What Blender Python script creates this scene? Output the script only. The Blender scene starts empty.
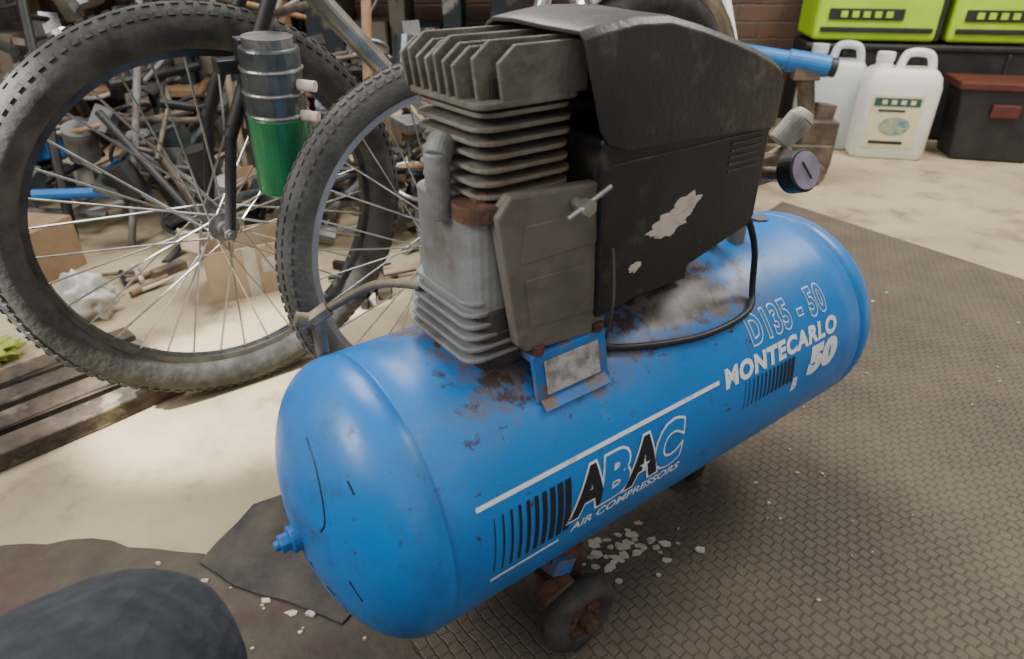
import bpy, bmesh, math, random
from mathutils import Vector, Matrix, noise, Euler
random.seed(7)
R=math.radians
# ---------------------------------------------------------------- materials
def mat(name, c1, c2=None, rough=.6, metal=0, scale=8, bump=.0, bscale=60, lo=.4, hi=.65, c3=None, s3=3, lo3=.55, hi3=.7, coat=0, trans=0, detail=6):
    m=bpy.data.materials.new(name); m.use_nodes=True
    nt=m.node_tree; n=nt.nodes; l=nt.links
    b=n['Principled BSDF']
    b.inputs['Roughness'].default_value=rough; b.inputs['Metallic'].default_value=metal
    b.inputs['Coat Weight'].default_value=coat
    b.inputs['Transmission Weight'].default_value=trans
    b.inputs['Base Color'].default_value=(*c1,1)
    tc=n.new('ShaderNodeTexCoord')
    out=None
    def layer(prev,cb,sc,lo,hi):
        nz=n.new('ShaderNodeTexNoise'); nz.inputs['Scale'].default_value=sc; nz.inputs['Detail'].default_value=detail; nz.inputs['Roughness'].default_value=.65
        l.new(tc.outputs['Object'],nz.inputs['Vector'])
        mr=n.new('ShaderNodeMapRange'); mr.inputs[1].default_value=lo; mr.inputs[2].default_value=hi
        l.new(nz.outputs['Fac'],mr.inputs[0])
        mx=n.new('ShaderNodeMix'); mx.data_type='RGBA'
        l.new(mr.outputs[0],mx.inputs[0])
        if prev is None: mx.inputs[6].default_value=(*c1,1)
        else: l.new(prev,mx.inputs[6])
        mx.inputs[7].default_value=(*cb,1)
        return mx.outputs[2]
    if c2: out=layer(None,c2,scale,lo,hi)
    if c3: out=layer(out,c3,s3,lo3,hi3)
    if out is not None: l.new(out,b.inputs['Base Color'])
    if bump:
        nz=n.new('ShaderNodeTexNoise'); nz.inputs['Scale'].default_value=bscale; nz.inputs['Detail'].default_value=8
        l.new(tc.outputs['Object'],nz.inputs['Vector'])
        bp=n.new('ShaderNodeBump'); bp.inputs['Strength'].default_value=bump; bp.inputs['Distance'].default_value=.01
        l.new(nz.outputs['Fac'],bp.inputs['Height']); l.new(bp.outputs[0],b.inputs['Normal'])
    return m

M={}
M['steel']=mat('steel',(.42,.42,.42),(.2,.19,.18),.35,.9,scale=30)
M['alu']=mat('cast_alu',(.21,.195,.16),(.095,.083,.065),.75,.1,scale=14,bump=.3,bscale=90,c3=(.16,.105,.065),s3=11,lo3=.48,hi3=.66)
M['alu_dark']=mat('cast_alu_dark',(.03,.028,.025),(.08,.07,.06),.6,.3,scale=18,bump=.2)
M['crank']=mat('crankcase_grey',(.25,.26,.26),(.15,.145,.13),.6,.2,scale=10,bump=.25,c3=(.12,.08,.055),s3=11,lo3=.50,hi3=.68)
M['panel']=mat('grey_panel',(.17,.15,.125),(.09,.075,.058),.65,.15,scale=9,bump=.15,c3=(.24,.19,.13),s3=17,lo3=.54,hi3=.72)
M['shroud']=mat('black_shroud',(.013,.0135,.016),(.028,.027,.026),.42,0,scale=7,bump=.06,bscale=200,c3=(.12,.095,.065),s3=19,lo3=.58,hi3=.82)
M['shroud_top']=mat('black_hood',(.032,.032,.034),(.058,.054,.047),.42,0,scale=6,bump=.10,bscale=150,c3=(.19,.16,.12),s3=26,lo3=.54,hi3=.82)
M['rust']=mat('rusty',(.13,.06,.035),(.05,.03,.022),.85,.1,scale=40,bump=.5)
M['black']=mat('black_plastic',(.012,.012,.013),(.025,.024,.022),.5,scale=15)
M['rubber']=mat('rubber',(.03,.029,.027),(.08,.075,.066),.85,scale=20,bump=.2,bscale=80)
M['rubber_worn']=mat('rubber_dusty',(.12,.118,.105),(.055,.052,.047),.9,scale=9,bump=.25,bscale=120)
M['white']=mat('white_paint',(.75,.76,.76),(.55,.56,.56),.5,scale=30,lo=.55,hi=.75)
M['silver']=mat('silver',(.6,.6,.58),(.35,.34,.32),.3,.85,scale=12)
M['rimsilver']=mat('rim_silver',(.42,.42,.40),(.28,.27,.25),.5,.4,scale=12)
M['darkrim']=mat('dark_rim',(.05,.05,.05),(.14,.14,.135),.35,.6,scale=12)
M['peel']=mat('peel',(.62,.54,.47),(.3,.24,.2),.8,scale=50,lo=.5,hi=.7)
M['brass']=mat('brass',(.30,.25,.18),(.14,.10,.07),.55,.5,scale=30)
M['knob']=mat('old_knob',(.42,.39,.34),(.2,.17,.14),.5,scale=30)
M['card']=mat('cardboard',(.30,.2,.12),(.2,.13,.075),.9,scale=6,bump=.05)
M['card2']=mat('cardboard_pale',(.48,.37,.25),(.36,.27,.18),.9,scale=6)
M['wood']=mat('wood',(.35,.22,.12),(.2,.12,.06),.75,scale=14)
M['wood_dark']=mat('wood_dirty',(.10,.075,.055),(.035,.028,.022),.9,scale=16,bump=.5,bscale=40,c3=(.3,.25,.18),s3=9,lo3=.6,hi3=.75)
M['bluebag']=mat('blue_cloth',(.02,.12,.42),(.01,.07,.26),.8,scale=12,bump=.5,bscale=20)
M['bag']=mat('white_bag',(.60,.57,.52),(.36,.33,.29),.55,scale=9,bump=.5,bscale=18)
M['jug']=mat('hdpe',(.78,.78,.72),(.66,.66,.6),.4,scale=4)
M['jug2']=mat('hdpe_grey',(.55,.60,.62),(.45,.5,.5),.4,scale=4)
M['lime']=mat('lime',(.42,.68,.02),(.34,.55,.02),.45,scale=5)
M['green']=mat('green_paint',(.01,.20,.07),(.01,.12,.05),.3,.1,scale=8,coat=.5)
M['dgreen']=mat('gunmetal',(.16,.19,.19),(.07,.09,.09),.3,.7,scale=12)
M['bluebar']=mat('blue_bar',(.02,.19,.55),(.02,.13,.38),.45,scale=8,c3=(.1,.06,.04),s3=30,lo3=.65,hi3=.75)
M['denim']=mat('dark_denim',(.016,.018,.024),(.032,.037,.046),.95,scale=60,bump=.3,bscale=400)
M['label']=mat('label',(.7,.66,.42),(.6,.56,.36),.6,scale=9)
M['txt_white']=mat('decal_white',(.80,.84,.87),(.42,.54,.66),.45,scale=70,lo=.56,hi=.7)
M['txt_black']=mat('decal_black',(.012,.014,.02),None,.4)
M['flake']=mat('plaster',(.62,.56,.48),(.4,.34,.27),.9,scale=40)
M['glass']=mat('gauge_face',(.36,.32,.42),(.22,.19,.28),.15,scale=20,coat=1)
M['yellowgreen']=mat('yellow_green',(.30,.34,.05),None,.6)
M['oily']=mat('oily_steel',(.09,.075,.06),(.22,.17,.12),.6,.4,scale=14)

def tank_mat():
    m=bpy.data.materials.new('tank_blue'); m.use_nodes=True; nt=m.node_tree; n=nt.nodes; l=nt.links; b=n['Principled BSDF']
    tc=n.new('ShaderNodeTexCoord')
    def noise_(s,d=8,r=.7):
        z=n.new('ShaderNodeTexNoise'); z.inputs['Scale'].default_value=s; z.inputs['Detail'].default_value=d; z.inputs['Roughness'].default_value=r
        l.new(tc.outputs['Object'],z.inputs['Vector']); return z.outputs['Fac']
    def mr(src,a,bb,c=0,d=1):
        z=n.new('ShaderNodeMapRange'); z.inputs[1].default_value=a; z.inputs[2].default_value=bb; z.inputs[3].default_value=c; z.inputs[4].default_value=d
        l.new(src,z.inputs[0]); return z.outputs[0]
    def mul(a,bb):
        z=n.new('ShaderNodeMath'); z.operation='MULTIPLY'; l.new(a,z.inputs[0]); l.new(bb,z.inputs[1]); return z.outputs[0]
    def add(a,bb):
        z=n.new('ShaderNodeMath'); z.operation='ADD'; l.new(a,z.inputs[0]); l.new(bb,z.inputs[1]); return z.outputs[0]
    def mix(f,a,c):
        z=n.new('ShaderNodeMix'); z.data_type='RGBA'; l.new(f,z.inputs[0])
        if isinstance(a,tuple): z.inputs[6].default_value=(*a,1)
        else: l.new(a,z.inputs[6])
        z.inputs[7].default_value=(*c,1); return z.outputs[2]
    base=mix(mr(noise_(4),.35,.7),(.006,.165,.54),(.010,.21,.62))
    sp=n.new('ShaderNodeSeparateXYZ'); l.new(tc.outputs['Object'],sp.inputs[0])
    up=mr(sp.outputs['Z'],.06,.125)
    midx=mr(sp.outputs['X'],.18,.30)
    far=mr(sp.outputs['X'],.86,.62)
    zone=mul(mul(up,midx),far)
    c=mix(mul(mr(noise_(7),.42,.66,0,.75),up),base,(.07,.19,.38))
    g=add(noise_(16,10,.75),mr(zone,0,1,-.24,.15))
    c=mix(mr(g,.54,.66,0,.9),c,(.17,.115,.075))
    g2=add(noise_(34,10,.7),mr(zone,0,1,-.25,.075))
    c=mix(mr(g2,.55,.63,0,.9),c,(.06,.035,.025))
    c=mix(mul(mr(noise_(8),.58,.72,0,.7),up),c,(.26,.22,.18))
    c=mix(mul(mr(noise_(60),.61,.67),mr(noise_(5),.44,.58)),c,(.05,.04,.04))
    c=mix(mul(mr(noise_(22,10,.8),.60,.68,0,.6),mr(sp.outputs['X'],.2,.5)),c,(.10,.14,.20))
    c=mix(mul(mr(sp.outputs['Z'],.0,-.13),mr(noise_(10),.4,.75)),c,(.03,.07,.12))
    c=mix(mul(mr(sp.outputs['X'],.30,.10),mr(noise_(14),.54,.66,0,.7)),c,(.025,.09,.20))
    l.new(c,b.inputs['Base Color'])
    l.new(mr(noise_(15),.3,.7,.25,.52),b.inputs['Roughness'])
    bp=n.new('ShaderNodeBump'); bp.inputs['Strength'].default_value=.12; bp.inputs['Distance'].default_value=.01
    l.new(noise_(12,4,.5),bp.inputs['Height']); l.new(bp.outputs[0],b.inputs['Normal'])
    return m
M['tank']=tank_mat()
M['blue']=mat('bracket_blue',(.010,.17,.52),(.02,.12,.36),.5,scale=20,c3=(.16,.11,.08),s3=24,lo3=.47,hi3=.57)

# ---------------------------------------------------------------- mesh helpers
def empty(name,loc=(0,0,0),rot=(0,0,0)):
    e=bpy.data.objects.new(name,None); bpy.context.collection.objects.link(e); e.location=loc; e.rotation_euler=rot; e.empty_display_size=.05; return e
def fin(bm,name,m,parent=None,bevel=0,smooth=False,loc=(0,0,0),rot=(0,0,0),seg=2,sharp=None):
    bmesh.ops.recalc_face_normals(bm,faces=bm.faces[:])
    me=bpy.data.meshes.new(name); bm.to_mesh(me); bm.free()
    o=bpy.data.objects.new(name,me); bpy.context.collection.objects.link(o)
    o.location=loc; o.rotation_euler=rot
    if m: me.materials.append(m)
    if parent: o.parent=parent
    if bevel:
        md=o.modifiers.new('bev','BEVEL'); md.width=bevel; md.segments=seg; md.limit_method='ANGLE'; md.angle_limit=R(35)
    if smooth or sharp:
        for p in me.polygons: p.use_smooth=True
    if sharp:
        me.set_sharp_from_angle(angle=R(sharp))
    return o
def box(bm,c,s,rot=None):
    mtx=Matrix.Translation(c)@(rot.to_4x4() if rot else Matrix.Identity(4))@Matrix.Diagonal((s[0],s[1],s[2],1))
    return bmesh.ops.create_cube(bm,size=1,matrix=mtx)['verts']
def frame(d):
    d=Vector(d).normalized(); return d.to_track_quat('Z','Y').to_matrix()
def cyl(bm,p0,p1,r,r2=None,seg=20):
    p0=Vector(p0);p1=Vector(p1); d=p1-p0
    mtx=Matrix.Translation((p0+p1)/2)@frame(d).to_4x4()
    return bmesh.ops.create_cone(bm,cap_ends=True,segments=seg,radius1=r,radius2=r if r2 is None else r2,depth=d.length,matrix=mtx)['verts']
def tube(name,pts,r,m,parent=None,smoothc=True):
    cu=bpy.data.curves.new(name,'CURVE'); cu.dimensions='3D'; cu.bevel_depth=r; cu.bevel_resolution=3; cu.use_fill_caps=True; cu.resolution_u=8
    sp=cu.splines.new('NURBS' if smoothc else 'POLY'); sp.points.add(len(pts)-1)
    for i,p in enumerate(pts): sp.points[i].co=(*p,1)
    if smoothc: sp.use_endpoint_u=True; sp.order_u=3
    cu.materials.append(m); o=bpy.data.objects.new(name,cu); bpy.context.collection.objects.link(o)
    if parent:o.parent=parent
    return o
def torus(bm,c,axis,Rm,r,seg=64,sec=12,a0=0,a1=2*math.pi):
    f=frame(axis); full=abs(a1-a0-2*math.pi)<1e-6; rings=[]
    N=seg if full else seg+1
    for i in range(N):
        a=a0+(a1-a0)*i/seg; ring=[]
        for j in range(sec):
            b=2*math.pi*j/sec
            v=Vector(((Rm+r*math.cos(b))*math.cos(a),(Rm+r*math.cos(b))*math.sin(a),r*math.sin(b)))
            ring.append(bm.verts.new(Vector(c)+f@v))
        rings.append(ring)
    for i in range(seg if full else seg):
        A=rings[i];B=rings[(i+1)%len(rings)]
        for j in range(sec): bm.faces.new((A[j],A[(j+1)%sec],B[(j+1)%sec],B[j]))
def prism(bm,poly,axis_idx,a,b):
    def mk(p,v):
        c=list(p); c.insert(axis_idx,v); return bm.verts.new(c)
    A=[mk(p,a) for p in poly];B=[mk(p,b) for p in poly]
    bm.faces.new(A); bm.faces.new(B[::-1]); n=len(poly)
    for i in range(n): bm.faces.new((A[i],A[(i+1)%n],B[(i+1)%n],B[i]))
def rrect(cx,cy,w,h,r,seg=5):
    pts=[]
    for sx,sy,a0 in((1,1,0),(-1,1,90),(-1,-1,180),(1,-1,270)):
        for i in range(seg+1):
            a=R(a0+90*i/seg); pts.append((cx+sx*(w/2-r)+r*math.cos(a),cy+sy*(h/2-r)+r*math.sin(a)))
    return pts
# rrect corner arcs are generated around each corner centre
def rrect(cx,cy,w,h,r,seg=5):
    pts=[]
    for sx,sy,a0 in((1,1,0),(-1,1,90),(-1,-1,180),(1,-1,270)):
        for i in range(seg+1):
            a=R(a0+90*i/seg); pts.append((cx+sx*(w/2-r)+r*math.cos(a),cy+sy*(h/2-r)+r*math.sin(a)))
    return pts
def blob(name,loc,size,m,parent=None,amp=.25,fr=2.5,seed=0,sub=4,rot=(0,0,0)):
    bm=bmesh.new(); bmesh.ops.create_icosphere(bm,subdivisions=sub,radius=1)
    for v in bm.verts:
        k=noise.noise(v.co*fr+Vector((seed*3.1,seed,0))); k2=noise.noise(v.co*fr*3+Vector((seed,0,seed*2)))
        c=v.co*(1+amp*k+amp*.4*k2); c.z=max(c.z,-.75)
        v.co=Vector((c.x*size[0],c.y*size[1],(c.z+.75)*size[2]/1.75))
    return fin(bm,name,m,parent,smooth=True,loc=loc,rot=rot)

# ================================================================ AIR COMPRESSOR
AX=.276
comp=empty('air_compressor',(-.2977,.3997,AX),(0,0,R(36.6)))
r0=.15; T0=.186; T1=.877; DA=.078
bm=bmesh.new(); prof=[]
for i in range(0,17):
    a=R(90*i/16); prof.append((T0-DA*math.cos(a)*1.0, r0*math.sin(a)))
prof+= [(T0+.012,r0),(T0+.0135,r0-.0016),(T0+.0155,r0-.0016),(T0+.017,r0)]
prof+= [(T0+.05+ (T1-T0-.1)*i/8, r0) for i in range(9)]
prof+= [(T1-.017,r0),(T1-.0155,r0-.002),(T1-.0135,r0-.002),(T1-.012,r0)]
for i in range(0,17):
    a=R(90-90*i/16); prof.append((T1+DA*math.cos(a), r0*math.sin(a)))
SEG=96; rings=[]
for t,rr in prof:
    if rr<1e-6: rings.append([bm.verts.new((t,0,0))])
    else: rings.append([bm.verts.new((t,rr*math.cos(2*math.pi*j/SEG),rr*math.sin(2*math.pi*j/SEG))) for j in range(SEG)])
for A,B in zip(rings[:-1],rings[1:]):
    for j in range(SEG):
        k=(j+1)%SEG
        if len(A)==1: bm.faces.new((A[0],B[j],B[k]))
        elif len(B)==1: bm.faces.new((A[j],B[0],A[k]))
        else: bm.faces.new((A[j],B[j],B[k],A[k]))
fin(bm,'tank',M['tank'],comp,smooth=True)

def surf(t,th,off=0):
    th=R(th); return Vector((t,-(r0+off)*math.cos(th),(r0+off)*math.sin(th)))
def dome(yy,zz,off=.001):
    q=1-(yy*yy+zz*zz)/r0**2; return Vector((T0-DA*math.sqrt(max(q,0))-off,yy,zz))
bm=bmesh.new(); cyl(bm,(T0-DA+.004,0,-.012),(T0-DA-.008,0,-.012),.014); cyl(bm,(T0-DA-.006,0,-.012),(T0-DA-.018,0,-.012),.010,seg=6)
cyl(bm,(T0-DA-.015,0,-.012),(T0-DA-.023,0,-.012),.005)
fin(bm,'drain_plug',M['blue'],comp,bevel=.0015)
for k,pts in enumerate([[(-.012,.108),(-.030,.100),(-.048,.083),(-.060,.062),(-.062,.045),(-.056,.038)],[(-.075,.098),(-.085,.09)],[(-.045,-.045),(-.055,-.05)],[(-.09,.0),(-.1,-.02)],[(-.02,-.03),(-.06,-.075)]]):
    tube('scratch_%d'%k,[dome(a,b,0) for a,b in pts],.0010,M['txt_black'],comp)

def wrap(bm,name,mats,off):
    ys=[v.co.y for v in bm.verts]; y0,y1=min(ys),max(ys); k=y0+.003
    while k<y1:
        g=bm.verts[:]+bm.edges[:]+bm.faces[:]
        bmesh.ops.bisect_plane(bm,geom=g,plane_co=(0,k,0),plane_no=(0,1,0)); k+=.003
    for v in bm.verts:
        v.co=surf(v.co.x, math.degrees(v.co.y/r0), off)
    me=bpy.data.meshes.new(name); bm.to_mesh(me); bm.free()
    for m in mats: me.materials.append(m)
    o=bpy.data.objects.new(name,me); bpy.context.collection.objects.link(o); o.parent=comp; return o
def text_bm(s,offset=0,idx=None,space=1.0):
    cu=bpy.data.curves.new('t','FONT'); cu.body=s; cu.offset=offset; cu.resolution_u=4; cu.space_character=space
    o=bpy.data.objects.new('t',cu); bpy.context.collection.objects.link(o)
    for q in range(4): cu.materials.append(M['txt_white'])
    if idx:
        for i,k in enumerate(idx): cu.body_format[i].material_index=k
    bpy.context.view_layer.update()
    dg=bpy.context.evaluated_depsgraph_get(); me=bpy.data.meshes.new_from_object(o.evaluated_get(dg))
    bm=bmesh.new(); bm.from_mesh(me); bpy.data.objects.remove(o); bpy.data.meshes.remove(me); return bm
def tbounds(bm):
    xs=[v.co.x for v in bm.verts]; ys=[v.co.y for v in bm.verts]; return min(xs),max(xs),min(ys),max(ys)
def wtext(s,name,t0,t1,th0,th1,layers,shear=0,space=1.0,off0=0):
    ref=tbounds(text_bm(s,0.0,space=space)); v0=R(th0)*r0; v1=R(th1)*r0
    for k,(off,idx,mats) in enumerate(layers):
        bm=text_bm(s,off,idx,space)
        for v in bm.verts:
            u=(v.co.x-ref[0])/(ref[1]-ref[0]); w=(v.co.y-ref[2])/(ref[3]-ref[2])
            v.co=Vector((t0+u*(t1-t0)+shear*(w*(v1-v0)), v0+w*(v1-v0),0))
        wrap(bm,name+'_%d'%k,mats,.0006+.0005*k+off0)
W,K=M['txt_white'],M['txt_black']
blue_d=mat('decal_blue',(.010,.19,.60),None,.4)
# brand letters, each glyph placed on its own so that they are wide, bold and evenly set
xx=[(.334,.374,'A',K,.0),(.374,.406,'B',blue_d,0),(.409,.450,'A',K,0),(.449,.486,'C',blue_d,0)]
for i,(a,b_,ch,m_,_) in enumerate(xx):
    wtext(ch,'decal_letter_%d'%i,a,b_,-.3,17.4,[(.085,None,[W]),(.045,None,[m_])],shear=.22,off0=.00012*i)
wtext('AIR COMPRESSORS','decal_small',.333,.492,-8,-4,[(.025,None,[W])],shear=.2)
wtext('MONTECARLO','decal_model',.573,.80,19.5,27.5,[(.05,None,[W])],shear=.15,space=1.12)
wtext('D135 - 50','decal_code',.635,.79,32,45.5,[(.06,None,[W]),(.018,None,[blue_d])],shear=.0,space=1.15)
wtext('50','decal_size',.738,.793,4,16,[(.085,None,[W])],shear=.25,space=1.1)
def strips(name,m,quads,off=.0006):
    bm=bmesh.new()
    for (a,b,c,d) in quads:
        bm.faces.new([bm.verts.new((p[0],R(p[1])*r0,0)) for p in (a,b,c,d)])
    wrap(bm,name,[m],off)
strips('decal_lines',W,[((.229,22.9),(.562,22.9),(.562,24.8),(.229,24.8)),((.235,-9.3),(.318,-9.3),(.318,-7.9),(.235,-7.9))])
q=[]
for i in range(10):
    w=.0010+.00075*i; x=.238+i*.0093; q.append(((x,-5),(x+w,-5),(x+w+.006,18),(x+.006,18)))
strips('decal_hatch',K,q)
q=[]
for i in range(13):
    w=.0010+.0004*i; x=.602+i*.0078; q.append(((x,5),(x+w,5),(x+w+.005,17.5),(x+.005,17.5)))
strips('decal_hatch_2',K,q)
wtext('B','decal_mark',.702,.711,-.5,5.5,[(.06,None,[W])],shear=.2)
bm=bmesh.new(); pts=[]
for i in range(10):
    rr=.0085 if i%2==0 else .0035; a=R(90+36*i); pts.append(bm.verts.new((.4335+rr*math.cos(a),R(6.0)*r0+rr*math.sin(a),0)))
bm.faces.new(pts); wrap(bm,'decal_star',[W],.0022)

# --- cylinder fins
YC=-.021; YW=.108
bm=bmesh.new()
for i in range(7):
    z=.312+i*.0108
    sh=.004*math.sin(i*1.7)
    prism(bm,rrect(.335,YC,.098+sh,YW,.018),2,z,z+.0038)
fin(bm,'cylinder_fins',M['alu'],comp,bevel=.001)
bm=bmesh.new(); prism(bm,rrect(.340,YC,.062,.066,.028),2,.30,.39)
fin(bm,'cylinder_core',M['alu_dark'],comp)  # core coloured darker, putting shade into the gaps between the fins
bm=bmesh.new(); prism(bm,rrect(.335,YC,.104,YW+.004,.012),2,.3835,.389)
fin(bm,'head_base',M['alu'],comp,bevel=.0015)
bm=bmesh.new()
n=9
for i in range(n):
    y=-.074+i*.0132
    st=.283
    if i==0: st=.306
    if i==1: st=.292
    tp=.428+.003*math.sin(i*2)
    prism(bm,[(st,.388),(.392,.388),(.392,tp-.004),(.386,tp),(st+.012,tp),(st-.004,tp-.012)],1,y-.0022,y+.0022)
o=fin(bm,'head_fins',M['alu'],comp,bevel=.001)
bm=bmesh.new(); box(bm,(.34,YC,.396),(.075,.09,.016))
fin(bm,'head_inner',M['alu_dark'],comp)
# crankcase
bm=bmesh.new()
prism(bm,rrect(.33,-.019,.105,.106,.022),2,.205,.305)
fin(bm,'crankcase_upper',M['crank'],comp,bevel=.002)
bm=bmesh.new()
prism(bm,rrect(.335,-.018,.10,.112,.015),2,.148,.21)
fin(bm,'crankcase_lower',M['alu_dark'],comp,bevel=.002)
bm=bmesh.new()
for i in range(6):
    z=.164+i*.0105; ex=.003*i
    prism(bm,rrect(.325,-.018,.118-ex,.118-ex,.016),2,z,z+.004)
fin(bm,'crankcase_fins',M['crank'],comp,bevel=.001)
bm=bmesh.new(); cyl(bm,(.272,-.030,.290),(.272,-.030,.346),.0105); cyl(bm,(.272,-.030,.341),(.284,-.022,.354),.012)
fin(bm,'breather_pipe',M['crank'],comp,bevel=.002,smooth=False)
bm=bmesh.new(); cyl(bm,(.295,-.058,.295),(.295,-.058,.309),.024); cyl(bm,(.295,-.058,.305),(.295,-.058,.317),.009,seg=6)
fin(bm,'rusty_flange',M['rust'],comp,bevel=.001)
bm=bmesh.new()
prism(bm,[(.291,.302),(.305,.318),(.404,.312),(.412,.300),(.421,.165),(.415,.155),(.322,.165),(.313,.175)],1,-.088,-.074)
fin(bm,'front_panel',M['panel'],comp,bevel=.003)
bm=bmesh.new(); prism(bm,[(.318,.29),(.398,.287),(.404,.255),(.314,.255)],1,-.0890,-.086)
prism(bm,[(.326,.190),(.405,.183),(.402,.236),(.318,.24)],1,-.0888,-.086)
fin(bm,'panel_ribs',M['panel'],comp,bevel=.002)
bm=bmesh.new()
cyl(bm,(.372,-.086,.300),(.372,-.105,.300),.0055,seg=12); cyl(bm,(.372,-.102,.300),(.372,-.109,.300),.008,seg=6)
cyl(bm,(.352,-.103,.293),(.400,-.103,.312),.0024)
fin(bm,'wing_bolt',M['silver'],comp)
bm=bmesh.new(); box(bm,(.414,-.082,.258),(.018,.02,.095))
fin(bm,'dark_gap_block',M['shroud'],comp,bevel=.003)  # dark block filling the gap between front panel and shroud
# platform bracket
bm=bmesh.new()
prism(bm,[(-.098,.112),(-.102,.113),(-.092,.160),(.07,.160),(.085,.123),(.08,.122),(.066,.153),(-.088,.153)],0,.326,.418)
fin(bm,'mount_bracket',M['blue'],comp,bevel=.001)
bm=bmesh.new(); prism(bm,[(-.1035,.120),(-.0965,.153),(-.0945,.153),(-.1015,.120)],0,.338,.405)
fin(bm,'mount_label',mat('dirty_label',(.45,.45,.43),(.18,.17,.16),.6,scale=60),comp)
bm=bmesh.new()
prism(bm,[(-.110,.106),(-.112,.108),(-.10,.1165),(-.098,.1145)],0,.330,.414)
fin(bm,'mount_tabs',M['blue'],comp,bevel=.0008)
bm=bmesh.new(); cyl(bm,(.335,-.088,.16),(.335,-.088,.169),.007,seg=6); cyl(bm,(.41,-.088,.16),(.41,-.088,.169),.007,seg=6); 
fin(bm,'mount_bolts',M['rust'],comp)
bm=bmesh.new(); prism(bm,[(-.02,.14),(-.035,.145),(-.03,.172),(.05,.172),(.055,.13)],0,.55,.60)
fin(bm,'mount_bracket_rear',M['blue'],comp,bevel=.001)
bm=bmesh.new(); cyl(bm,(.40,0,.25),(.62,0,.25),.075,seg=32); box(bm,(.51,0,.180),(.16,.1,.06))
fin(bm,'motor_body',M['alu_dark'],comp,bevel=.003)
def hood():
    bm=bmesh.new(); secs=[]
    data=[(.364,.436,.360),(.385,.439,.346),(.42,.443,.338),(.46,.442,.337),(.50,.433,.335),(.55,.419,.333),(.59,.406,.331),(.615,.396,.329),(.631,.388,.329),(.638,.378,.329)]
    for k,(t,zt,zl) in enumerate(data):
        w=.1-.001*max(0,k-7)
        P=[(-w,zl),(-w,zt-.030),(-w,zt-.006),(-w*.94,zt),(-w*.5,zt+.001),(-.01,zt+.003),(.020,zt+.002),(.028,zt-.002),(w*.7,zt-.03),(w*.97,zt-.055),(w,zl)]
        ring=[]
        for yy,zz in P:
            dx=(.434-zz)*.33 if (k==0 and zz<.434) else 0
            if k==1 and zz<.40: dx=.014
            ring.append(bm.verts.new((t+dx,yy,zz)))
        secs.append(ring)
    for A,B in zip(secs[:-1],secs[1:]):
        for j in range(len(A)-1): bm.faces.new((A[j],B[j],B[j+1],A[j+1]))
    bm.faces.new(secs[-1][::-1])
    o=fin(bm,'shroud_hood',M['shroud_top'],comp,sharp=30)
    s=o.modifiers.new('sol','SOLIDIFY'); s.thickness=.004; s.offset=-1
    b=o.modifiers.new('bev','BEVEL'); b.width=.0018; b.segments=2; b.limit_method='ANGLE'; b.angle_limit=R(35)
    return o
hood()
bm=bmesh.new()
prism(bm,[(.397,.350),(.404,.176),(.50,.190),(.630,.222),(.636,.232),(.637,.350)],1,-.0945,.0945)
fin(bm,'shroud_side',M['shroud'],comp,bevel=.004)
bm=bmesh.new()
for i in range(5): box(bm,(.598,-.0948,.292+i*.007),(.05,.0016,.0022))
box(bm,(.52,-.0946,.3265),(.23,.0016,.002))
fin(bm,'shroud_vents',M['shroud_top'],comp)
def patch(name,cx,cz,w,h,ang,m,yv,seed):
    bm=bmesh.new(); vs=[]
    for i in range(30):
        a=2*math.pi*i/30; k=1+.5*noise.noise(Vector((math.cos(a)*1.8+seed,math.sin(a)*1.8,seed)))+.3*noise.noise(Vector((a*4,seed,0)))
        x=w*k*math.cos(a); z=h*k*math.sin(a); ca,sa=math.cos(ang),math.sin(ang)
        vs.append((cx+x*ca-z*sa, cz+x*sa+z*ca))
    prism(bm,vs,1,yv-.0006,yv+.0006); fin(bm,name,m,comp)
patch('peeled_patch_1',.489,.255,.028,.012,R(8),M['peel'],-.0949,2)
patch('peeled_patch_2',.513,.267,.021,.011,R(12),M['peel'],-.0951,5)
patch('peeled_patch_3',.450,.220,.008,.005,R(20),M['peel'],-.0949,9)
tube('power_cable',[(.626,-.09,.235),(.648,-.096,.20),surf(.668,55,.006),surf(.655,48,.005),surf(.62,45,.005),surf(.56,45,.005),surf(.50,49,.005),surf(.45,54,.005),surf(.425,58,.005),(.41,-.082,.145)],.0038,M['black'],comp)
tube('drip_tube',[(.412,-.1,.25),(.415,-.104,.21),(.417,-.1,.165),(.425,-.085,.135)],.0014,M['oily'],comp)
tube('outlet_pipe',[(.275,.02,.205),(.255,.05,.205),(.235,.08,.188),(.20,.098,.165)],.0045,M['oily'],comp)
bm=bmesh.new(); cyl(bm,(.208,.095,.170),(.190,.102,.158),.009,seg=6); cyl(bm,(.196,.10,.163),(.196,.10,.112),.007); cyl(bm,(.19,.102,.158),(.175,.106,.163),.008)
fin(bm,'outlet_valve',M['brass'],comp,bevel=.001)
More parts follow.
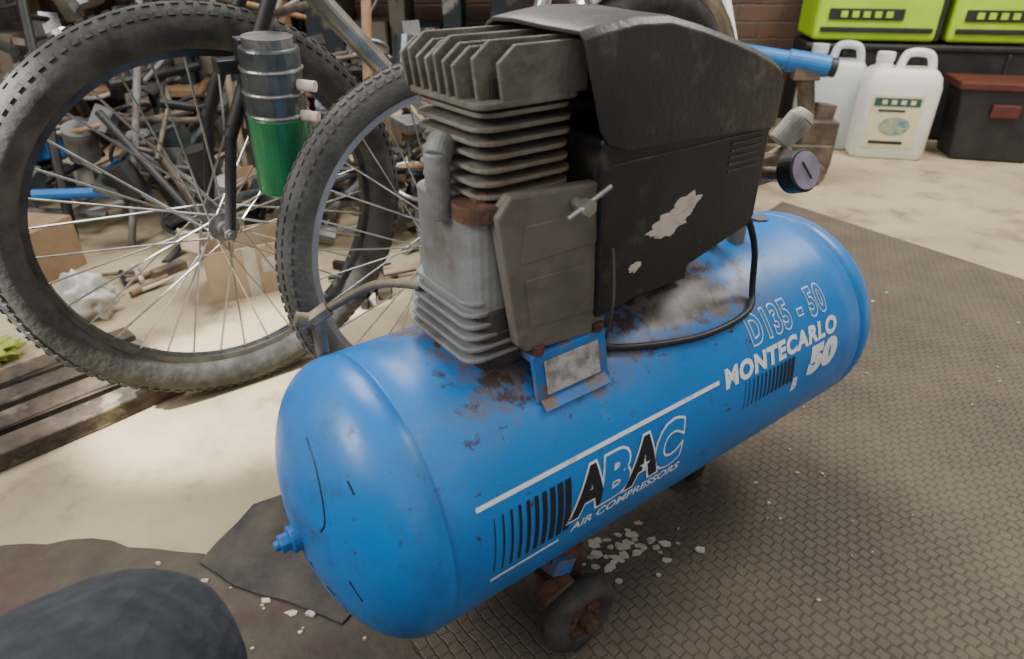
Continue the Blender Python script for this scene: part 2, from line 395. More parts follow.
# regulator, gauge
bm=bmesh.new(); cyl(bm,(.735,-.01,.14),(.735,-.01,.25),.012); box(bm,(.735,-.01,.245),(.07,.035,.035)); cyl(bm,(.765,-.01,.245),(.80,-.02,.26),.012); cyl(bm,(.735,-.02,.245),(.745,-.06,.250),.008)
cyl(bm,(.73,-.01,.255),(.73,-.01,.29),.01)
fin(bm,'manifold',M['brass'],comp,bevel=.002)
gd=Vector((-.12,-.85,.35)).normalized(); gc=Vector((.746,-.062,.252))
bm=bmesh.new(); cyl(bm,gc,gc+gd*.022,.0255,seg=32)
fin(bm,'gauge_case',M['black'],comp,bevel=.002)
bm=bmesh.new(); cyl(bm,gc+gd*.02,gc+gd*.0235,.0225,seg=32)
fin(bm,'gauge_face',M['glass'],comp)
bm=bmesh.new(); box(bm,gc+gd*.0245,(.002,.001,.024),rot=frame(gd)@Euler((R(90),0,R(30))).to_matrix())
fin(bm,'gauge_needle',M['black'],comp)
bm=bmesh.new(); cyl(bm,(.775,-.02,.275),(.795,-.032,.305),.015,.017); cyl(bm,(.795,-.032,.305),(.80,-.035,.314),.017,.010)
fin(bm,'regulator_knob',M['knob'],comp,bevel=.002)
bm=bmesh.new(); box(bm,(.69,.0,.30),(.07,.07,.085)); cyl(bm,(.69,0,.34),(.69,0,.36),.018)
fin(bm,'pressure_switch',M['black'],comp,bevel=.006)
bm=bmesh.new(); cyl(bm,(.69,0,.14),(.69,0,.27),.012)
fin(bm,'switch_pipe',M['brass'],comp)
bm=bmesh.new(); cyl(bm,(.83,.02,.14),(.83,.02,.152),.014,seg=6); fin(bm,'tank_port',M['blue'],comp)
def small_wheel(name,c,sgn):
    bm=bmesh.new(); torus(bm,c,(0,1,0),.038,.0165,40,12); fin(bm,name+'_tyre',M['rubber'],comp,smooth=True)
    bm=bmesh.new(); cyl(bm,Vector(c)+Vector((0,-.011,0)),Vector(c)+Vector((0,.011,0)),.031,seg=32); cyl(bm,Vector(c)+Vector((0,-.02,0)),Vector(c)+Vector((0,.02,0)),.011)
    for i in range(5):
        a=2*math.pi*i/5; d=Vector((math.cos(a),0,math.sin(a)))
        cyl(bm,Vector(c)+d*.02+Vector((0,-.014,0)),Vector(c)+d*.02+Vector((0,.014,0)),.005,seg=8)
    fin(bm,name+'_hub',M['rust'],comp,bevel=.001)
small_wheel('wheel_front',(.382,-.120,-.2155),1); small_wheel('wheel_rear',(.382,.120,-.2155),1)
bm=bmesh.new(); cyl(bm,(.382,-.142,-.2155),(.382,.142,-.2155),.006)
cyl(bm,(.382,-.148,-.2155),(.382,-.140,-.2155),.010,seg=6)
prism(bm,[(-.095,-.225),(-.095,-.11),(-.06,-.13),(.06,-.13),(.095,-.11),(.095,-.225),(.088,-.225),(.088,-.128),(.06,-.142),(-.06,-.142),(-.088,-.128),(-.088,-.225)],0,.362,.408)
fin(bm,'axle_bracket',M['rust'],comp,bevel=.001)
bm=bmesh.new(); box(bm,(.372,-.098,-.145),(.03,.010,.022),rot=Euler((0,R(25),0)).to_matrix()); fin(bm,'bracket_gusset',M['blue'],comp,bevel=.001)
bm=bmesh.new(); box(bm,(.355,-.104,-.165),(.045,.022,.007),rot=Euler((0,R(-15),0)).to_matrix()); fin(bm,'bracket_flange',M['rust'],comp,bevel=.001)
bm=bmesh.new(); prism(bm,[(-.05,-.135),(.05,-.135),(.03,-.25),(-.03,-.25)],0,.70,.73); fin(bm,'rear_foot',M['black'],comp,bevel=.002)
bm=bmesh.new(); cyl(bm,(.715,0,-.27),(.715,0,-.245),.03,.024); fin(bm,'rubber_foot',M['rubber'],comp,bevel=.002)

# ================================================================ BICYCLE / WHEELS
def bike_wheel(parent,c,Rw,tr,tyre_m,rim_m,name,knobs=True,nsp=32,flange=.03,spr=.0013):
    c=Vector(c); ax=Vector((0,1,0))
    bm=bmesh.new(); torus(bm,c,ax,Rw-tr,tr,96,14)
    if knobs:
        N=110
        for i in range(N):
            a=2*math.pi*i/N
            for j,b in enumerate((-50,-18,18,50)):
                aa=a+(math.pi/N if j%2 else 0); bb=R(b)
                rad=Rw-tr+(tr+.0002)*math.cos(bb)
                pos=c+Vector((rad*math.cos(aa),(tr+.0002)*math.sin(bb),rad*math.sin(aa)))
                rot=Matrix.Rotation(-aa,3,'Y')@Matrix.Rotation(bb,3,'Z')
                box(bm,pos,(.0035,.0075,.010),rot=rot)
    fin(bm,name+'_tyre',tyre_m,parent,sharp=40)
    bm=bmesh.new()
    Rr=Rw-2*tr+.006
    N=96; prof=[(-.012,0),(.012,0),(.010,-.014),(-.010,-.014)]
    rg=[]
    for i in range(N):
        a=2*math.pi*i/N; rg.append([bm.verts.new(c+Vector(((Rr+q)*math.cos(a),p,(Rr+q)*math.sin(a)))) for p,q in prof])
    for i in range(N):
        A=rg[i];B=rg[(i+1)%N]
        for j in range(4): bm.faces.new((A[j],A[(j+1)%4],B[(j+1)%4],B[j]))
    fin(bm,name+'_rim',rim_m,parent)
    bm=bmesh.new()
    cyl(bm,c-ax*.045,c+ax*.045,.012); cyl(bm,c-ax*(flange+.003),c-ax*flange,.026,seg=24); cyl(bm,c+ax*flange,c+ax*(flange+.003),.026,seg=24); cyl(bm,c-ax*.075,c+ax*.075,.005)
    cyl(bm,c-ax*.072,c-ax*.064,.010,seg=6)
    fin(bm,name+'_hub',M['steel'],parent)
    bm=bmesh.new()
    for i in range(nsp):
        a=2*math.pi*i/nsp; s=1 if i%2 else -1; a2=a+(.9 if (i//2)%2 else -.9)
        p=c+Vector((.023*math.cos(a2),s*flange,.023*math.sin(a2))); q=c+Vector(((Rr-.01)*math.cos(a),0,(Rr-.01)*math.sin(a)))
        cyl(bm,p,q,spr,seg=6)
    fin(bm,name+'_spokes',M['silver'],parent)
def bicycle(loc,yaw,lean,Rw,tr,fm,tyre_m,rim_m,knobs):
    e=empty('bicycle',loc,(R(lean),0,R(yaw)))
    bike_wheel(e,(0,0,Rw),Rw,tr,tyre_m,rim_m,'front_wheel',knobs,nsp=36,spr=.0019)
    bike_wheel(e,(1.02,0,Rw),Rw,tr,tyre_m,rim_m,'rear_wheel',False,nsp=28)
    H=Vector
    bm=bmesh.new()
    hb=H((.14,0,Rw+.40)); ht=H((.185,0,Rw+.54)); bb=H((.58,0,Rw-.04)); sc=H((.735,0,Rw+.42)); rh=H((1.02,0,Rw))
    cyl(bm,hb,ht,.02); cyl(bm,hb+H((.005,0,.03)),bb,.018); cyl(bm,ht-H((.005,0,.03)),sc,.015); cyl(bm,bb,sc+H((.02,0,.06)),.016)
    cyl(bm,bb-H((0,.035,0)),bb+H((0,.035,0)),.022)
    for s in(-1,1):
        cyl(bm,bb+H((0,s*.02,0)),rh+H((0,s*.06,0)),.009); cyl(bm,sc+H((0,s*.015,0)),rh+H((0,s*.06,0)),.008)
    fin(bm,'frame',fm,e,smooth=False)
    bm=bmesh.new()
    cr=hb+H((-.005,0,-.02)); cyl(bm,cr-H((0,.06,0)),cr+H((0,.06,0)),.014)
    for s in(-1,1):
        cyl(bm,cr+H((0,s*.06,0)),H((.03,s*.06,Rw+.16)),.011); cyl(bm,H((.035,s*.06,Rw+.18)),H((0,s*.06,Rw-.01)),.009)
    fin(bm,'fork',M['black'],e)
    bm=bmesh.new(); st=ht+H((-.07,0,.06)); cyl(bm,ht,ht+H((.01,0,.05)),.014); cyl(bm,ht+H((.01,0,.05)),st,.014); cyl(bm,st-H((0,.29,0)),st+H((0,.29,0)),.0125)
    cyl(bm,st-H((0,.30,0)),st-H((0,.18,0)),.017); cyl(bm,st+H((0,.18,0)),st+H((0,.30,0)),.017)
    fin(bm,'handlebar',M['black'],e)
    bm=bmesh.new(); cyl(bm,sc,sc+H((.04,0,.13)),.013); fin(bm,'seat_post',M['silver'],e)
    bm=bmesh.new(); prism(bm,[(.66,-.02),(.64,0),(.66,.02),(.76,.035),(.86,.075),(.90,.05),(.905,0),(.90,-.05),(.86,-.075),(.76,-.035)],2,Rw+.55,Rw+.59); fin(bm,'saddle',M['black'],e,bevel=.012,seg=3)
    bm=bmesh.new(); cyl(bm,bb-H((0,.045,0)),bb-H((0,.041,0)),.09,seg=40)
    cyl(bm,bb-H((0,.055,0)),bb+H((.12,-.06,-.12)),.009); cyl(bm,bb+H((0,.055,0)),bb+H((-.12,.06,.12)),.009)
    box(bm,bb+H((.12,-.10,-.12)),(.09,.07,.02)); box(bm,bb+H((-.12,.10,.12)),(.09,.07,.02))
    fin(bm,'crankset',M['steel'],e)
    return e
b1=bicycle((-.535,1.135,0),36.6,5,.350,.034,M['silver'],M['rubber'],M['darkrim'],True)
def guard(cx,Rg,a0,a1,hub,name,w=.032):
    bm=bmesh.new(); N=28; rg=[]
    for i in range(N+1):
        a=R(a0+(a1-a0)*i/N); rg.append([bm.verts.new((cx+(Rg+q)*math.cos(a),p,hub+(Rg+q)*math.sin(a))) for p,q in((-w,-.012),(-w*.5,0),(w*.5,0),(w,-.012))])
    for A,B in zip(rg[:-1],rg[1:]):
        for j in range(3): bm.faces.new((A[j],A[j+1],B[j+1],B[j]))
    o=fin(bm,name,M['silver'],b1,smooth=True); s=o.modifiers.new('s','SOLIDIFY'); s.thickness=.0015
guard(1.02,.385,20,160,.35,'mudguard_rear')
bm=bmesh.new(); cyl(bm,(.09,-.125,.435),(.09,-.125,.558),.045,seg=40); fin(bm,'canister_green',M['green'],b1,bevel=.004)
bm=bmesh.new(); cyl(bm,(.09,-.125,.555),(.09,-.125,.655),.0435,seg=40); fin(bm,'canister_upper',M['dgreen'],b1,bevel=.004)
bm=bmesh.new()
for z in(.560,.592,.625): torus(bm,(.09,-.125,z),(0,0,1),.0435,.003,40,8)
cyl(bm,(.09,-.125,.655),(.09,-.125,.668),.036,seg=30)
fin(bm,'canister_rings',M['steel'],b1)
bm=bmesh.new()
for z in(.56,.605): cyl(bm,(.115,-.160,z),(.133,-.18,z),.008)
fin(bm,'canister_clips',M['peel'],b1)
bm=bmesh.new(); box(bm,(.07,-.085,.56),(.03,.03,.2)); box(bm,(.055,-.07,.62),(.06,.03,.02)); fin(bm,'canister_bracket',M['black'],b1,bevel=.002)
lw=empty('bicycle_wheel',(-.108,1.10,0),(R(-3),0,R(40)))
bike_wheel(lw,(0,0,.308),.308,.026,M['rubber_worn'],M['rimsilver'],'wheel',True,nsp=32)

# ================================================================ ROOM
conc=mat('concrete',(.45,.365,.235),(.32,.255,.165),.85,scale=3,bump=.35,bscale=25,c3=(.16,.125,.085),s3=6,lo3=.54,hi3=.72,detail=10)
bm=bmesh.new(); v=[bm.verts.new(p) for p in((-2.4,-2,0),(3.6,-2,0),(3.6,3.5,0),(-2.4,3.5,0))]; bm.faces.new(v)
fin(bm,'floor',conc)
def brickmat(name,c1,c2,mort,sx,rot,rough,bumpd,dust=None,ms=.02,bw=.5,rh=.25,bs=.9,dlo=.42,dhi=.75):
    m=bpy.data.materials.new(name); m.use_nodes=True; nt=m.node_tree;n=nt.nodes;l=nt.links;b=n['Principled BSDF']; b.inputs['Roughness'].default_value=rough
    tc=n.new('ShaderNodeTexCoord'); mp=n.new('ShaderNodeMapping'); mp.inputs['Rotation'].default_value=rot; l.new(tc.outputs['Object'],mp.inputs[0])
    nw=n.new('ShaderNodeTexNoise'); nw.inputs['Scale'].default_value=30; l.new(tc.outputs['Object'],nw.inputs['Vector'])
    va=n.new('ShaderNodeMixRGB'); va.blend_type='LINEAR_LIGHT'; va.inputs[0].default_value=.006; l.new(mp.outputs[0],va.inputs[1]); l.new(nw.outputs['Color'],va.inputs[2])
    br=n.new('ShaderNodeTexBrick'); br.inputs['Scale'].default_value=sx; br.inputs['Color1'].default_value=(*c1,1); br.inputs['Color2'].default_value=(*c2,1); br.inputs['Mortar'].default_value=(*mort,1)
    br.inputs['Mortar Size'].default_value=ms; br.inputs['Mortar Smooth'].default_value=1; br.inputs['Brick Width'].default_value=bw; br.inputs['Row Height'].default_value=rh
    l.new(va.outputs[0],br.inputs['Vector'])
    nz=n.new('ShaderNodeTexNoise'); nz.inputs['Scale'].default_value=5; nz.inputs['Detail'].default_value=9; nz.inputs['Roughness'].default_value=.7; l.new(tc.outputs['Object'],nz.inputs['Vector'])
    mr=n.new('ShaderNodeMapRange'); mr.inputs[1].default_value=dlo; mr.inputs[2].default_value=dhi; mr.inputs[4].default_value=.85; l.new(nz.outputs['Fac'],mr.inputs[0])
    mx=n.new('ShaderNodeMix'); mx.data_type='RGBA'; l.new(mr.outputs[0],mx.inputs[0]); l.new(br.outputs['Color'],mx.inputs[6]); mx.inputs[7].default_value=(*(dust or c1),1)
    l.new(mx.outputs[2],b.inputs['Base Color'])
    bp=n.new('ShaderNodeBump'); bp.invert=True; bp.inputs['Strength'].default_value=bs; bp.inputs['Distance'].default_value=bumpd; l.new(br.outputs['Fac'],bp.inputs['Height'])
    nz2=n.new('ShaderNodeTexNoise'); nz2.inputs['Scale'].default_value=90; l.new(tc.outputs['Object'],nz2.inputs['Vector'])
    bp2=n.new('ShaderNodeBump'); bp2.inputs['Strength'].default_value=.45; bp2.inputs['Distance'].default_value=.004; l.new(nz2.outputs['Fac'],bp2.inputs['Height']); l.new(bp.outputs[0],bp2.inputs['Normal'])
    l.new(bp2.outputs[0],b.inputs['Normal'])
    return m
matm=brickmat('mat_tread',(.106,.084,.062),(.092,.073,.054),(.066,.052,.038),21,(0,0,R(52)),.7,.003,dust=(.165,.13,.09),ms=.045,bw=.36,rh=.32,bs=.55,dlo=.40,dhi=.8)
bm=bmesh.new()
prism(bm,[(-.32,.80),(.30,1.46),(.93,2.20),(1.25,1.73),(2.6,-.3),(1.2,-1.9),(.35,-1.9),(.02,.30),(-.12,.52)],2,.0,.006)
fin(bm,'rubber_mat',matm)
def wobble(poly,step=.03,amp=.010,seed=0):
    out=[]
    for i,(a,b) in enumerate(zip(poly,poly[1:]+poly[:1])):
        a=Vector(a);b=Vector(b); n_=max(1,int(min((b-a).length,3)/step))
        if (b-a).length>1.2: n_=1
        for k in range(n_):
            p=a.lerp(b,k/n_); w_=noise.noise(Vector((p.x*14,p.y*14,seed)))*amp+noise.noise(Vector((p.x*50,p.y*50,seed)))*amp*.4
            nn=Vector((-(b-a).y,(b-a).x)).normalized(); out.append(tuple(p+nn*w_))
    return out
worn=mat('worn_mat',(.100,.082,.06),(.05,.042,.033),.8,scale=7,bump=.5,bscale=60,c3=(.085,.042,.038),s3=3.5,lo3=.48,hi3=.66,detail=12)
bm=bmesh.new()
prism(bm,wobble([(-1.7,.47),(-1.1,.61),(-.656,.702),(-.56,.69),(-.449,.668),(-.42,.66),(-.33,.65),(-.2,.62),(-.10,.50),(.0,.28),(.33,-1.9),(-1.9,-1.9)]),2,.0,.004)
fin(bm,'rubber_mat',worn)
bm=bmesh.new()
prism(bm,wobble([(-.446,.655),(-.405,.765),(-.335,.805),(-.16,.66),(-.22,.555),(-.30,.590),(-.38,.615)],amp=.006,seed=3),2,.0,.008)
fin(bm,'rubber_mat',mat('black_mat',(.034,.031,.028),(.085,.072,.058),.8,scale=14,bump=.4,detail=10))
bw=brickmat('brick_wall',(.13,.065,.045),(.075,.042,.035),(.13,.12,.10),4.4,(R(90),0,0),.9,.008,dust=(.07,.05,.04),ms=.025,bw=.95,rh=.33)
bm=bmesh.new(); box(bm,(.6,3.55,1.2),(6.0,.1,2.4)); fin(bm,'wall_back',bw)
bm=bmesh.new(); box(bm,(-2.45,.75,1.2),(.1,5.5,2.4)); fin(bm,'wall_left',mat('plaster_wall',(.22,.2,.18),(.12,.11,.1),.9,scale=3))
bm=bmesh.new(); box(bm,(3.65,.75,1.2),(.1,5.5,2.4)); fin(bm,'wall_right',mat('plaster_wall_r',(.35,.32,.28),(.25,.22,.2),.9,scale=3))

sl=empty('wooden_slats',(-.87,.875,0),(0,0,R(48)))
for i in range(4):
    bm=bmesh.new(); box(bm,(0,i*.080,.018),(.62,.055,.034)); 
    bmesh.ops.subdivide_edges(bm,edges=[e for e in bm.edges],cuts=3)
    for vv in bm.verts: vv.co+=Vector((0,.006*noise.noise(vv.co*9+Vector((i,0,0))),0))
    fin(bm,'slat_%d'%(i+1),M['wood_dark'],sl,bevel=.003)

def flakes(name,centres,m,z0=.006):
    bm=bmesh.new()
    for (cx,cy,sp,nn,sz) in centres:
        for i in range(nn):
            x=random.gauss(cx,sp);y=random.gauss(cy,sp*.6); s=sz*random.uniform(.3,1.4)
            vs=[];k=random.randint(5,7);a0=random.random()*6
            for j in range(k):
                a=a0+2*math.pi*j/k; q=s*random.uniform(.5,1.2); vs.append((x+q*math.cos(a),y+q*math.sin(a)*.7))
            prism(bm,vs,2,z0,z0+random.uniform(.001,.004))
    return fin(bm,name,m)
flakes('plaster_flakes',[(.175,.68,.034,46,.008),(.12,.665,.03,10,.006),(.46,.75,.2,22,.003),(.9,1.2,.3,18,.004)],M['flake'])
flakes('floor_debris',[(-.40,.60,.10,14,.006),(-.35,.5,.05,6,.006),(-.29,.56,.03,5,.007)],M['flake'],.004)

# ================================================================ RIGHT BACKGROUND
def jug(name,loc,rot,w,d,h,m,label=True,cap=None):
    e=empty(name,loc,(0,0,R(rot)))
    bm=bmesh.new(); secs=[(0,.94),(.012,1),(h*.68,1),(h*.78,.93),(h*.84,.80)]
    rg=[]
    for z,k in secs: rg.append([bm.verts.new((x,y,z)) for x,y in rrect(0,0,w*k,d*min(1,k*1.02),.035*k)])
    bm.faces.new(rg[0][::-1]); bm.faces.new(rg[-1])
    for A,B in zip(rg[:-1],rg[1:]):
        for j in range(len(A)): kx=(j+1)%len(A); bm.faces.new((A[j],A[kx],B[kx],B[j]))
    fin(bm,'body',m,e,smooth=True,bevel=.006)
    tube('handle',[(-w*.06,0,h*.80),(-w*.04,0,h*.95),(w*.05,0,h*.985),(w*.22,0,h*.985),(w*.34,0,h*.95),(w*.37,0,h*.80)],.016,m,e)
    bm=bmesh.new(); cyl(bm,(-w*.27,0,h*.82),(-w*.27,0,h*.91),.035,.028,seg=24); fin(bm,'neck',m,e)
    bm=bmesh.new(); cyl(bm,(-w*.27,0,h*.90),(-w*.27,0,h*.98),.033,seg=24); fin(bm,'cap',cap or m,e,bevel=.003)
    if label:
        bm=bmesh.new(); box(bm,(-w*.05,-d/2-.001,h*.37),(w*.66,.003,h*.50)); fin(bm,'label',M['label'],e)
        bm=bmesh.new(); box(bm,(-w*.05,-d/2-.003,h*.555),(w*.6,.002,.032)); fin(bm,'label_band',mat('band',(.02,.08,.08),None,.5),e)
        bm=bmesh.new()
        for i in range(4): box(bm,(-w*.22+.035*i,-d/2-.0045,h*.555),(.018,.002,.016))
        fin(bm,'label_title',M['label'],e)
        bm=bmesh.new(); bmesh.ops.create_circle(bm,cap_ends=True,segments=20,radius=.045,matrix=Matrix.Translation((-w*.02,-d/2-.004,h*.33))@Matrix.Rotation(R(90),4,'X')@Matrix.Diagonal((1.3,.8,1,1))); fin(bm,'label_picture',mat('print',(.10,.22,.30),(.45,.5,.2),.6,scale=40),e)
        bm=bmesh.new(); box(bm,(-w*.08,-d/2-.0035,h*.17),(w*.45,.002,.012)); box(bm,(-w*.10,-d/2-.0035,h*.475),(w*.35,.002,.008)); fin(bm,'label_print',M['txt_black'],e)
    return e
jug('plastic_jug',(1.565,2.82,0),-12,.285,.17,.41,M['jug'])
jug('plastic_jug',(1.36,2.98,0),-18,.26,.17,.42,M['jug2'],label=False)
tb=empty('tool_chest',(1.98,3.22,0),(0,0,R(-10)))
bm=bmesh.new(); box(bm,(0,0,.2),(1.3,.36,.38)); box(bm,(0,-.17,.385),(1.34,.04,.03)); 
for i in range(4): box(bm,(-.5+i*.33,-.185,.2),(.02,.02,.34))
fin(bm,'base_crate',M['black'],tb,bevel=.01)
for i,(x,w) in enumerate(((-.40,.50),(.13,.48),(.52,.25))):
    bm=bmesh.new(); box(bm,(x,-.02,.56),(w,.34,.30)); fin(bm,'lime_case_%d'%i,M['lime'],tb,bevel=.018,seg=3)
    bm=bmesh.new(); box(bm,(x,-.195,.455),(w*.9,.012,.02)); box(bm,(x-w*.1,-.193,.515),(w*.6,.010,.045)); box(bm,(x+w*.5,-.02,.56),(.02,.345,.29)); fin(bm,'trim_%d'%i,M['black'],tb,bevel=.003)
    bm=bmesh.new()
    for j in range(5): box(bm,(x-w*.1-.09+j*.045,-.199,.515),(.026,.003,.024))
    fin(bm,'trim_lettering_%d'%i,M['lime'],tb)
rb=empty('storage_bin',(1.97,2.80,0),(0,0,R(-15)))
bm=bmesh.new(); prism(bm,[(-.14,0),(.14,0),(.17,.28),(-.17,.28)],1,-.10,.10); fin(bm,'body',M['black'],rb,bevel=.012,seg=3)
bm=bmesh.new(); box(bm,(0,0,.29),(.37,.23,.03)); box(bm,(0,-.11,.2),(.1,.02,.05)); fin(bm,'lid',mat('dark_red',(.10,.02,.015),(.06,.015,.01),.5),rb,bevel=.006)
tj=empty('trolley_jack',(1.02,2.50,0),(0,0,R(-8)))
bm=bmesh.new(); box(bm,(-.1,-.07,.09),(.5,.02,.1)); box(bm,(-.1,.07,.09),(.5,.02,.1)); box(bm,(.10,0,.14),(.12,.12,.16)); cyl(bm,(-.3,-.1,.045),(-.3,.1,.045),.04); cyl(bm,(.1,-.1,.04),(.1,.1,.04),.04)
cyl(bm,(.06,0,.2),(.02,0,.385),.03); box(bm,(.02,0,.38),(.09,.08,.05)); cyl(bm,(.09,0,.02),(.12,.02,.27),.04)
fin(bm,'chassis',M['oily'],tj,bevel=.004)
bm=bmesh.new(); cyl(bm,(-.50,.03,.475),(.09,-.015,.400),.031); cyl(bm,(-.05,-.004,.418),(.09,-.015,.400),.037)
fin(bm,'handle_tube',M['bluebar'],tj,bevel=.003)
bm=bmesh.new(); cyl(bm,(.09,-.015,.400),(.115,-.017,.397),.033); fin(bm,'handle_cap',M['black'],tj,bevel=.003)

# ================================================================ LEFT CLUTTER
def carton(name,loc,s,rot,m,flaps=True,tilt=0):
    e=empty(name,loc,(R(tilt),0,R(rot)))
    bm=bmesh.new(); w,d,h=s; t=.004
    box(bm,(0,0,t/2),(w,d,t)); box(bm,(0,-d/2,h/2),(w,t,h)); box(bm,(0,d/2,h/2),(w,t,h)); box(bm,(-w/2,0,h/2),(t,d,h)); box(bm,(w/2,0,h/2),(t,d,h))
    if flaps:
        for sx in(-1,1): box(bm,(sx*(w/2+.02),0,h+.01),(.05,d,t),rot=Euler((0,R(-sx*30),0)).to_matrix())
    else: box(bm,(0,0,h),(w,d,t))
    fin(bm,'carton',m,e); 
    bm=bmesh.new(); box(bm,(0,-d/2-.003,h*.5),(.03,.001,h)); box(bm,(w*.25,-d/2-.003,h*.6),(w*.25,.001,h*.3)); fin(bm,'tape',M['card2'] if m is M['card'] else M['bag'],e)
    return e
carton('cardboard_box',(-.68,1.57,0),(.20,.15,.13),28,M['card2'])
carton('cardboard_box',(-1.33,1.62,0),(.26,.2,.14),-10,M['card'],False)
carton('cardboard_box',(.12,2.05,0),(.3,.25,.25),35,M['card'])
blob('plastic_bag',(-1.00,1.40,0),(.06,.05,.10),M['bag'],seed=1,amp=.5)
blob('blue_cloth',(-.10,1.60,0),(.09,.08,.38),M['bluebag'],seed=6,amp=.5)
blob('green_cloth',(-1.12,1.20,0),(.06,.04,.04),M['yellowgreen'],seed=12,amp=.7,fr=4)
sp_=empty('scrap_pile',(0,0,0))
jm=[M['black'],M['oily'],M['card'],M['dgreen'],M['crank'],M['bluebar'],M['wood'],M['bag'],mat('grey_plastic',(.16,.16,.16),(.1,.1,.1),.5),M['silver']]
cnt=[85,60,10,26,26,6,10,6,36,16]
for k,(m_,c_) in enumerate(zip(jm,cnt)):
    bm=bmesh.new()
    for i in range(c_):
        x=random.uniform(-1.75,-.12); y=random.uniform(1.82,2.45); zmax=.14+ (y-1.82)*.8
        z=random.uniform(.03,zmax+.05)
        e_=Euler((random.uniform(-.5,.5),random.uniform(-.5,.5),random.uniform(0,3.1))).to_matrix()
        tpe=random.random()
        if tpe<.3: box(bm,(x,y,z),(random.uniform(.04,.16),random.uniform(.03,.1),random.uniform(.02,.09)),rot=e_)
        elif tpe<.72:
            d=e_@Vector((random.uniform(.06,.26),0,random.uniform(-.08,.12))); cyl(bm,Vector((x,y,z))-d,Vector((x,y,z))+d,random.uniform(.005,.016),seg=10)
        elif tpe<.85: cyl(bm,(x,y,z),Vector((x,y,z))+e_@Vector((0,0,.1)),random.uniform(.025,.05),seg=20)
        else: torus(bm,(x,y,z),e_@Vector((0,.5,1)),random.uniform(.04,.1),.007,28,8)
    for v in bm.verts: v.co.z=max(v.co.z,.001); v.co.y=max(v.co.y,1.70)
    fin(bm,'scrap_%d'%k,m_,sp_,bevel=.002)
# loose poles stuck in the pile belong to it
for k,(p0,p1,r,m_) in enumerate([((-.42,1.85,.0),(-.40,2.3,1.25),.014,M['wood']),((-1.12,1.82,0),(-1.0,2.35,1.2),.010,M['crank']),((-1.30,1.84,0),(-1.45,2.3,1.2),.014,M['black']),((-.75,1.84,0),(-.95,2.35,1.15),.012,M['oily'])]):
    bm=bmesh.new(); p0=Vector(p0);p1=Vector(p1); cyl(bm,p0,p1,r,seg=14); cyl(bm,p1-(p1-p0)*.02,p1,r*1.25,seg=14); fin(bm,'pole_%d'%k,m_,sp_)
fl=empty('spare_parts',(0,0,0))
def clear(x,y): return not (abs(x+.68)<.22 and abs(y-1.57)<.2) and not (abs(x+1.0)<.18 and abs(y-1.40)<.12) and not (abs(x+1.33)<.28 and abs(y-1.62)<.24) and x<-.3
for k,m_ in enumerate([M['oily'],M['black'],M['card'],M['steel'],M['bag']]):
    bm=bmesh.new()
    for i in range((30,30,14,20,10)[k]):
        x=random.uniform(-1.35,-.25); y=random.uniform(1.42,1.66); e_=Euler((0,0,random.uniform(0,3.1))).to_matrix()
        if not clear(x,y): continue
        if random.random()<.5: box(bm,(x,y,.012),(random.uniform(.03,.10),random.uniform(.01,.04),.022),rot=e_)
        else:
            d=e_@Vector((random.uniform(.03,.07),0,0)); cyl(bm,Vector((x,y,.01))-d,Vector((x,y,.012))+d,random.uniform(.004,.009),seg=8)
    fin(bm,'part_%d'%k,m_,fl,bevel=.001)
wb=empty('workbench',(-.9,3.05,0))
bm=bmesh.new(); box(bm,(0,0,.72),(2.6,.6,.05)); box(bm,(0,0,.25),(2.5,.5,.03))
for x in(-1.22,0,1.22):
    for y in(-.24,.24): box(bm,(x,y,.35),(.08,.08,.7))
fin(bm,'bench',M['wood'],wb,bevel=.004)
bm=bmesh.new(); x=-1.2
while x<1.15:
    w=random.uniform(.06,.18); h=random.uniform(.12,.38); box(bm,(x+w/2,random.uniform(-.08,.05),.266+h/2),(w*.92,.3,h)); x+=w
fin(bm,'bins',mat('bins',(.03,.04,.05),(.2,.17,.13),.6,scale=2.2,lo=.48,hi=.52,c3=(.4,.38,.34),s3=3.1,lo3=.58,hi3=.6),wb,bevel=.006)
bm=bmesh.new(); x=-1.2
while x<1.2:
    r=random.uniform(.05,.1); cyl(bm,(x+r,0,.746),(x+r,0,.746+random.uniform(.14,.3)),r,seg=24); x+=2*r+.02
fin(bm,'tins',mat('tins',(.3,.3,.3),(.05,.1,.2),.4,.3,scale=2,lo=.48,hi=.52),wb,bevel=.004)
fc=empty('folding_chair',(.50,2.32,0),(0,0,R(12)))
for k,pts in enumerate([[(-.2,-.15,0),(-.2,.12,.70),(-.14,.14,.76),(.14,.14,.76),(.2,.12,.70),(.2,-.15,0)],[(-.17,.25,0),(-.17,-.15,.46),(.17,-.15,.46),(.17,.25,0)],[(.24,-.02,.45),(.18,.12,.80)],[(.19,-.05,.45),(.12,.12,.8)]]):
    tube('leg_frame_%d'%k,pts,.014,M['white'],fc,False)
bm=bmesh.new(); box(bm,(0,-.0,.45),(.36,.34,.02)); box(bm,(-.06,.10,.60),(.22,.015,.20)); fin(bm,'seat_and_back',M['white'],fc,bevel=.006)

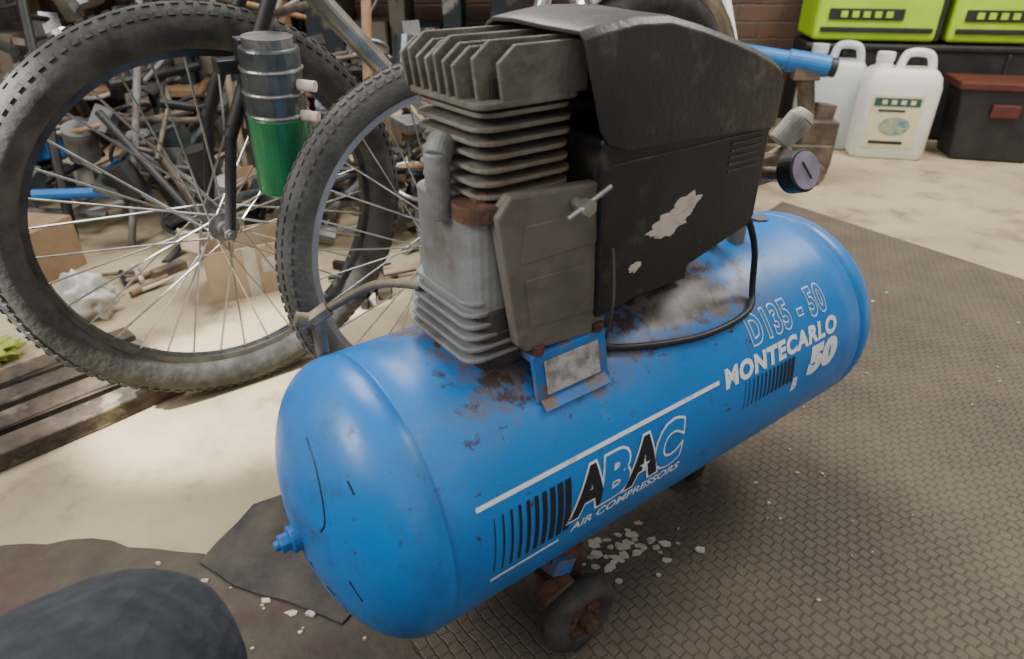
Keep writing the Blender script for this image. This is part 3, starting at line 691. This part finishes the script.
# ================================================================ PERSON (photographer's knee, crouching)
pe=empty('person')
me=bpy.data.meshes.new('trouser_leg'); vs=[(-.10,-.30,.37),(-.15,-.12,.405),(-.20,.06,.415),(-.235,.205,.402),(-.245,.270,.368),(-.245,.262,.305),(-.24,.20,.20),(-.235,.14,.11)]
rad=[.10,.100,.094,.086,.073,.066,.062,.058]
me.from_pydata(vs,[(i,i+1) for i in range(len(vs)-1)],[]); o=bpy.data.objects.new('trouser_leg',me); bpy.context.collection.objects.link(o); o.parent=pe
me.materials.append(M['denim'])
o.modifiers.new('skin','SKIN')
for i,v_ in enumerate(me.skin_vertices[0].data): v_.radius=(rad[i],rad[i]); v_.use_root=(i==0)
s=o.modifiers.new('sub','SUBSURF'); s.levels=3; s.render_levels=3
tex=bpy.data.textures.new('fold','CLOUDS'); tex.noise_scale=.06
dm=o.modifiers.new('fold','DISPLACE'); dm.texture=tex; dm.strength=.010
bm=bmesh.new(); prism(bm,[(-.10,.02),(-.05,.095),(.02,.10),(.06,.07),(.15,.05),(.185,.03),(.185,.006),(-.10,.006)],0,-.045,.045)
fin(bm,'shoe',M['black'],pe,bevel=.015,seg=3,loc=(-.235,.12,0))

# ================================================================ LIGHT + CAMERA
w=bpy.data.worlds.new('world'); bpy.context.scene.world=w; w.use_nodes=True
w.node_tree.nodes['Background'].inputs[0].default_value=(.98,.97,.96,1); w.node_tree.nodes['Background'].inputs[1].default_value=.75
def area(name,loc,tgt,size,power,col,sy=None):
    l=bpy.data.lights.new(name,'AREA'); l.energy=power; l.color=col; l.size=size; l.shape='RECTANGLE'; l.size_y=sy or size
    o=bpy.data.objects.new(name,l); bpy.context.collection.objects.link(o); o.location=loc
    o.rotation_euler=(Vector(tgt)-Vector(loc)).to_track_quat('-Z','Y').to_euler(); return o
area('door_light',(-2.0,-.3,1.9),(0,.8,.2),1.0,50,(1,.98,.95))
area('roof_light',(-.5,2.1,2.5),(.0,.9,.1),1.0,68,(1,.97,.92),1.5)
area('fill_light_right',(2.0,1.9,2.5),(1.5,2.4,0),1.0,75,(1,.94,.84))  # added fill lamp, aimed to brighten the concrete at the right
sp=bpy.data.lights.new('sunbeam','SPOT'); sp.energy=1500; sp.color=(1,.97,.9); sp.spot_size=R(13); sp.spot_blend=.5; sp.shadow_soft_size=.03
so=bpy.data.objects.new('sunbeam',sp); bpy.context.collection.objects.link(so); so.location=(-1.7,-.2,2.2); so.rotation_euler=(Vector((-.52,1.14,.0))-so.location).to_track_quat('-Z','Y').to_euler()

cd=bpy.data.cameras.new('camera'); cd.lens=36*665/1024; cd.sensor_width=36; cd.clip_start=.02
cd.dof.use_dof=True; cd.dof.focus_distance=.80; cd.dof.aperture_fstop=6.0
co=bpy.data.objects.new('camera',cd); bpy.context.collection.objects.link(co); co.location=(0,0,.767); co.rotation_euler=(R(60),0,0)
bpy.context.scene.camera=co
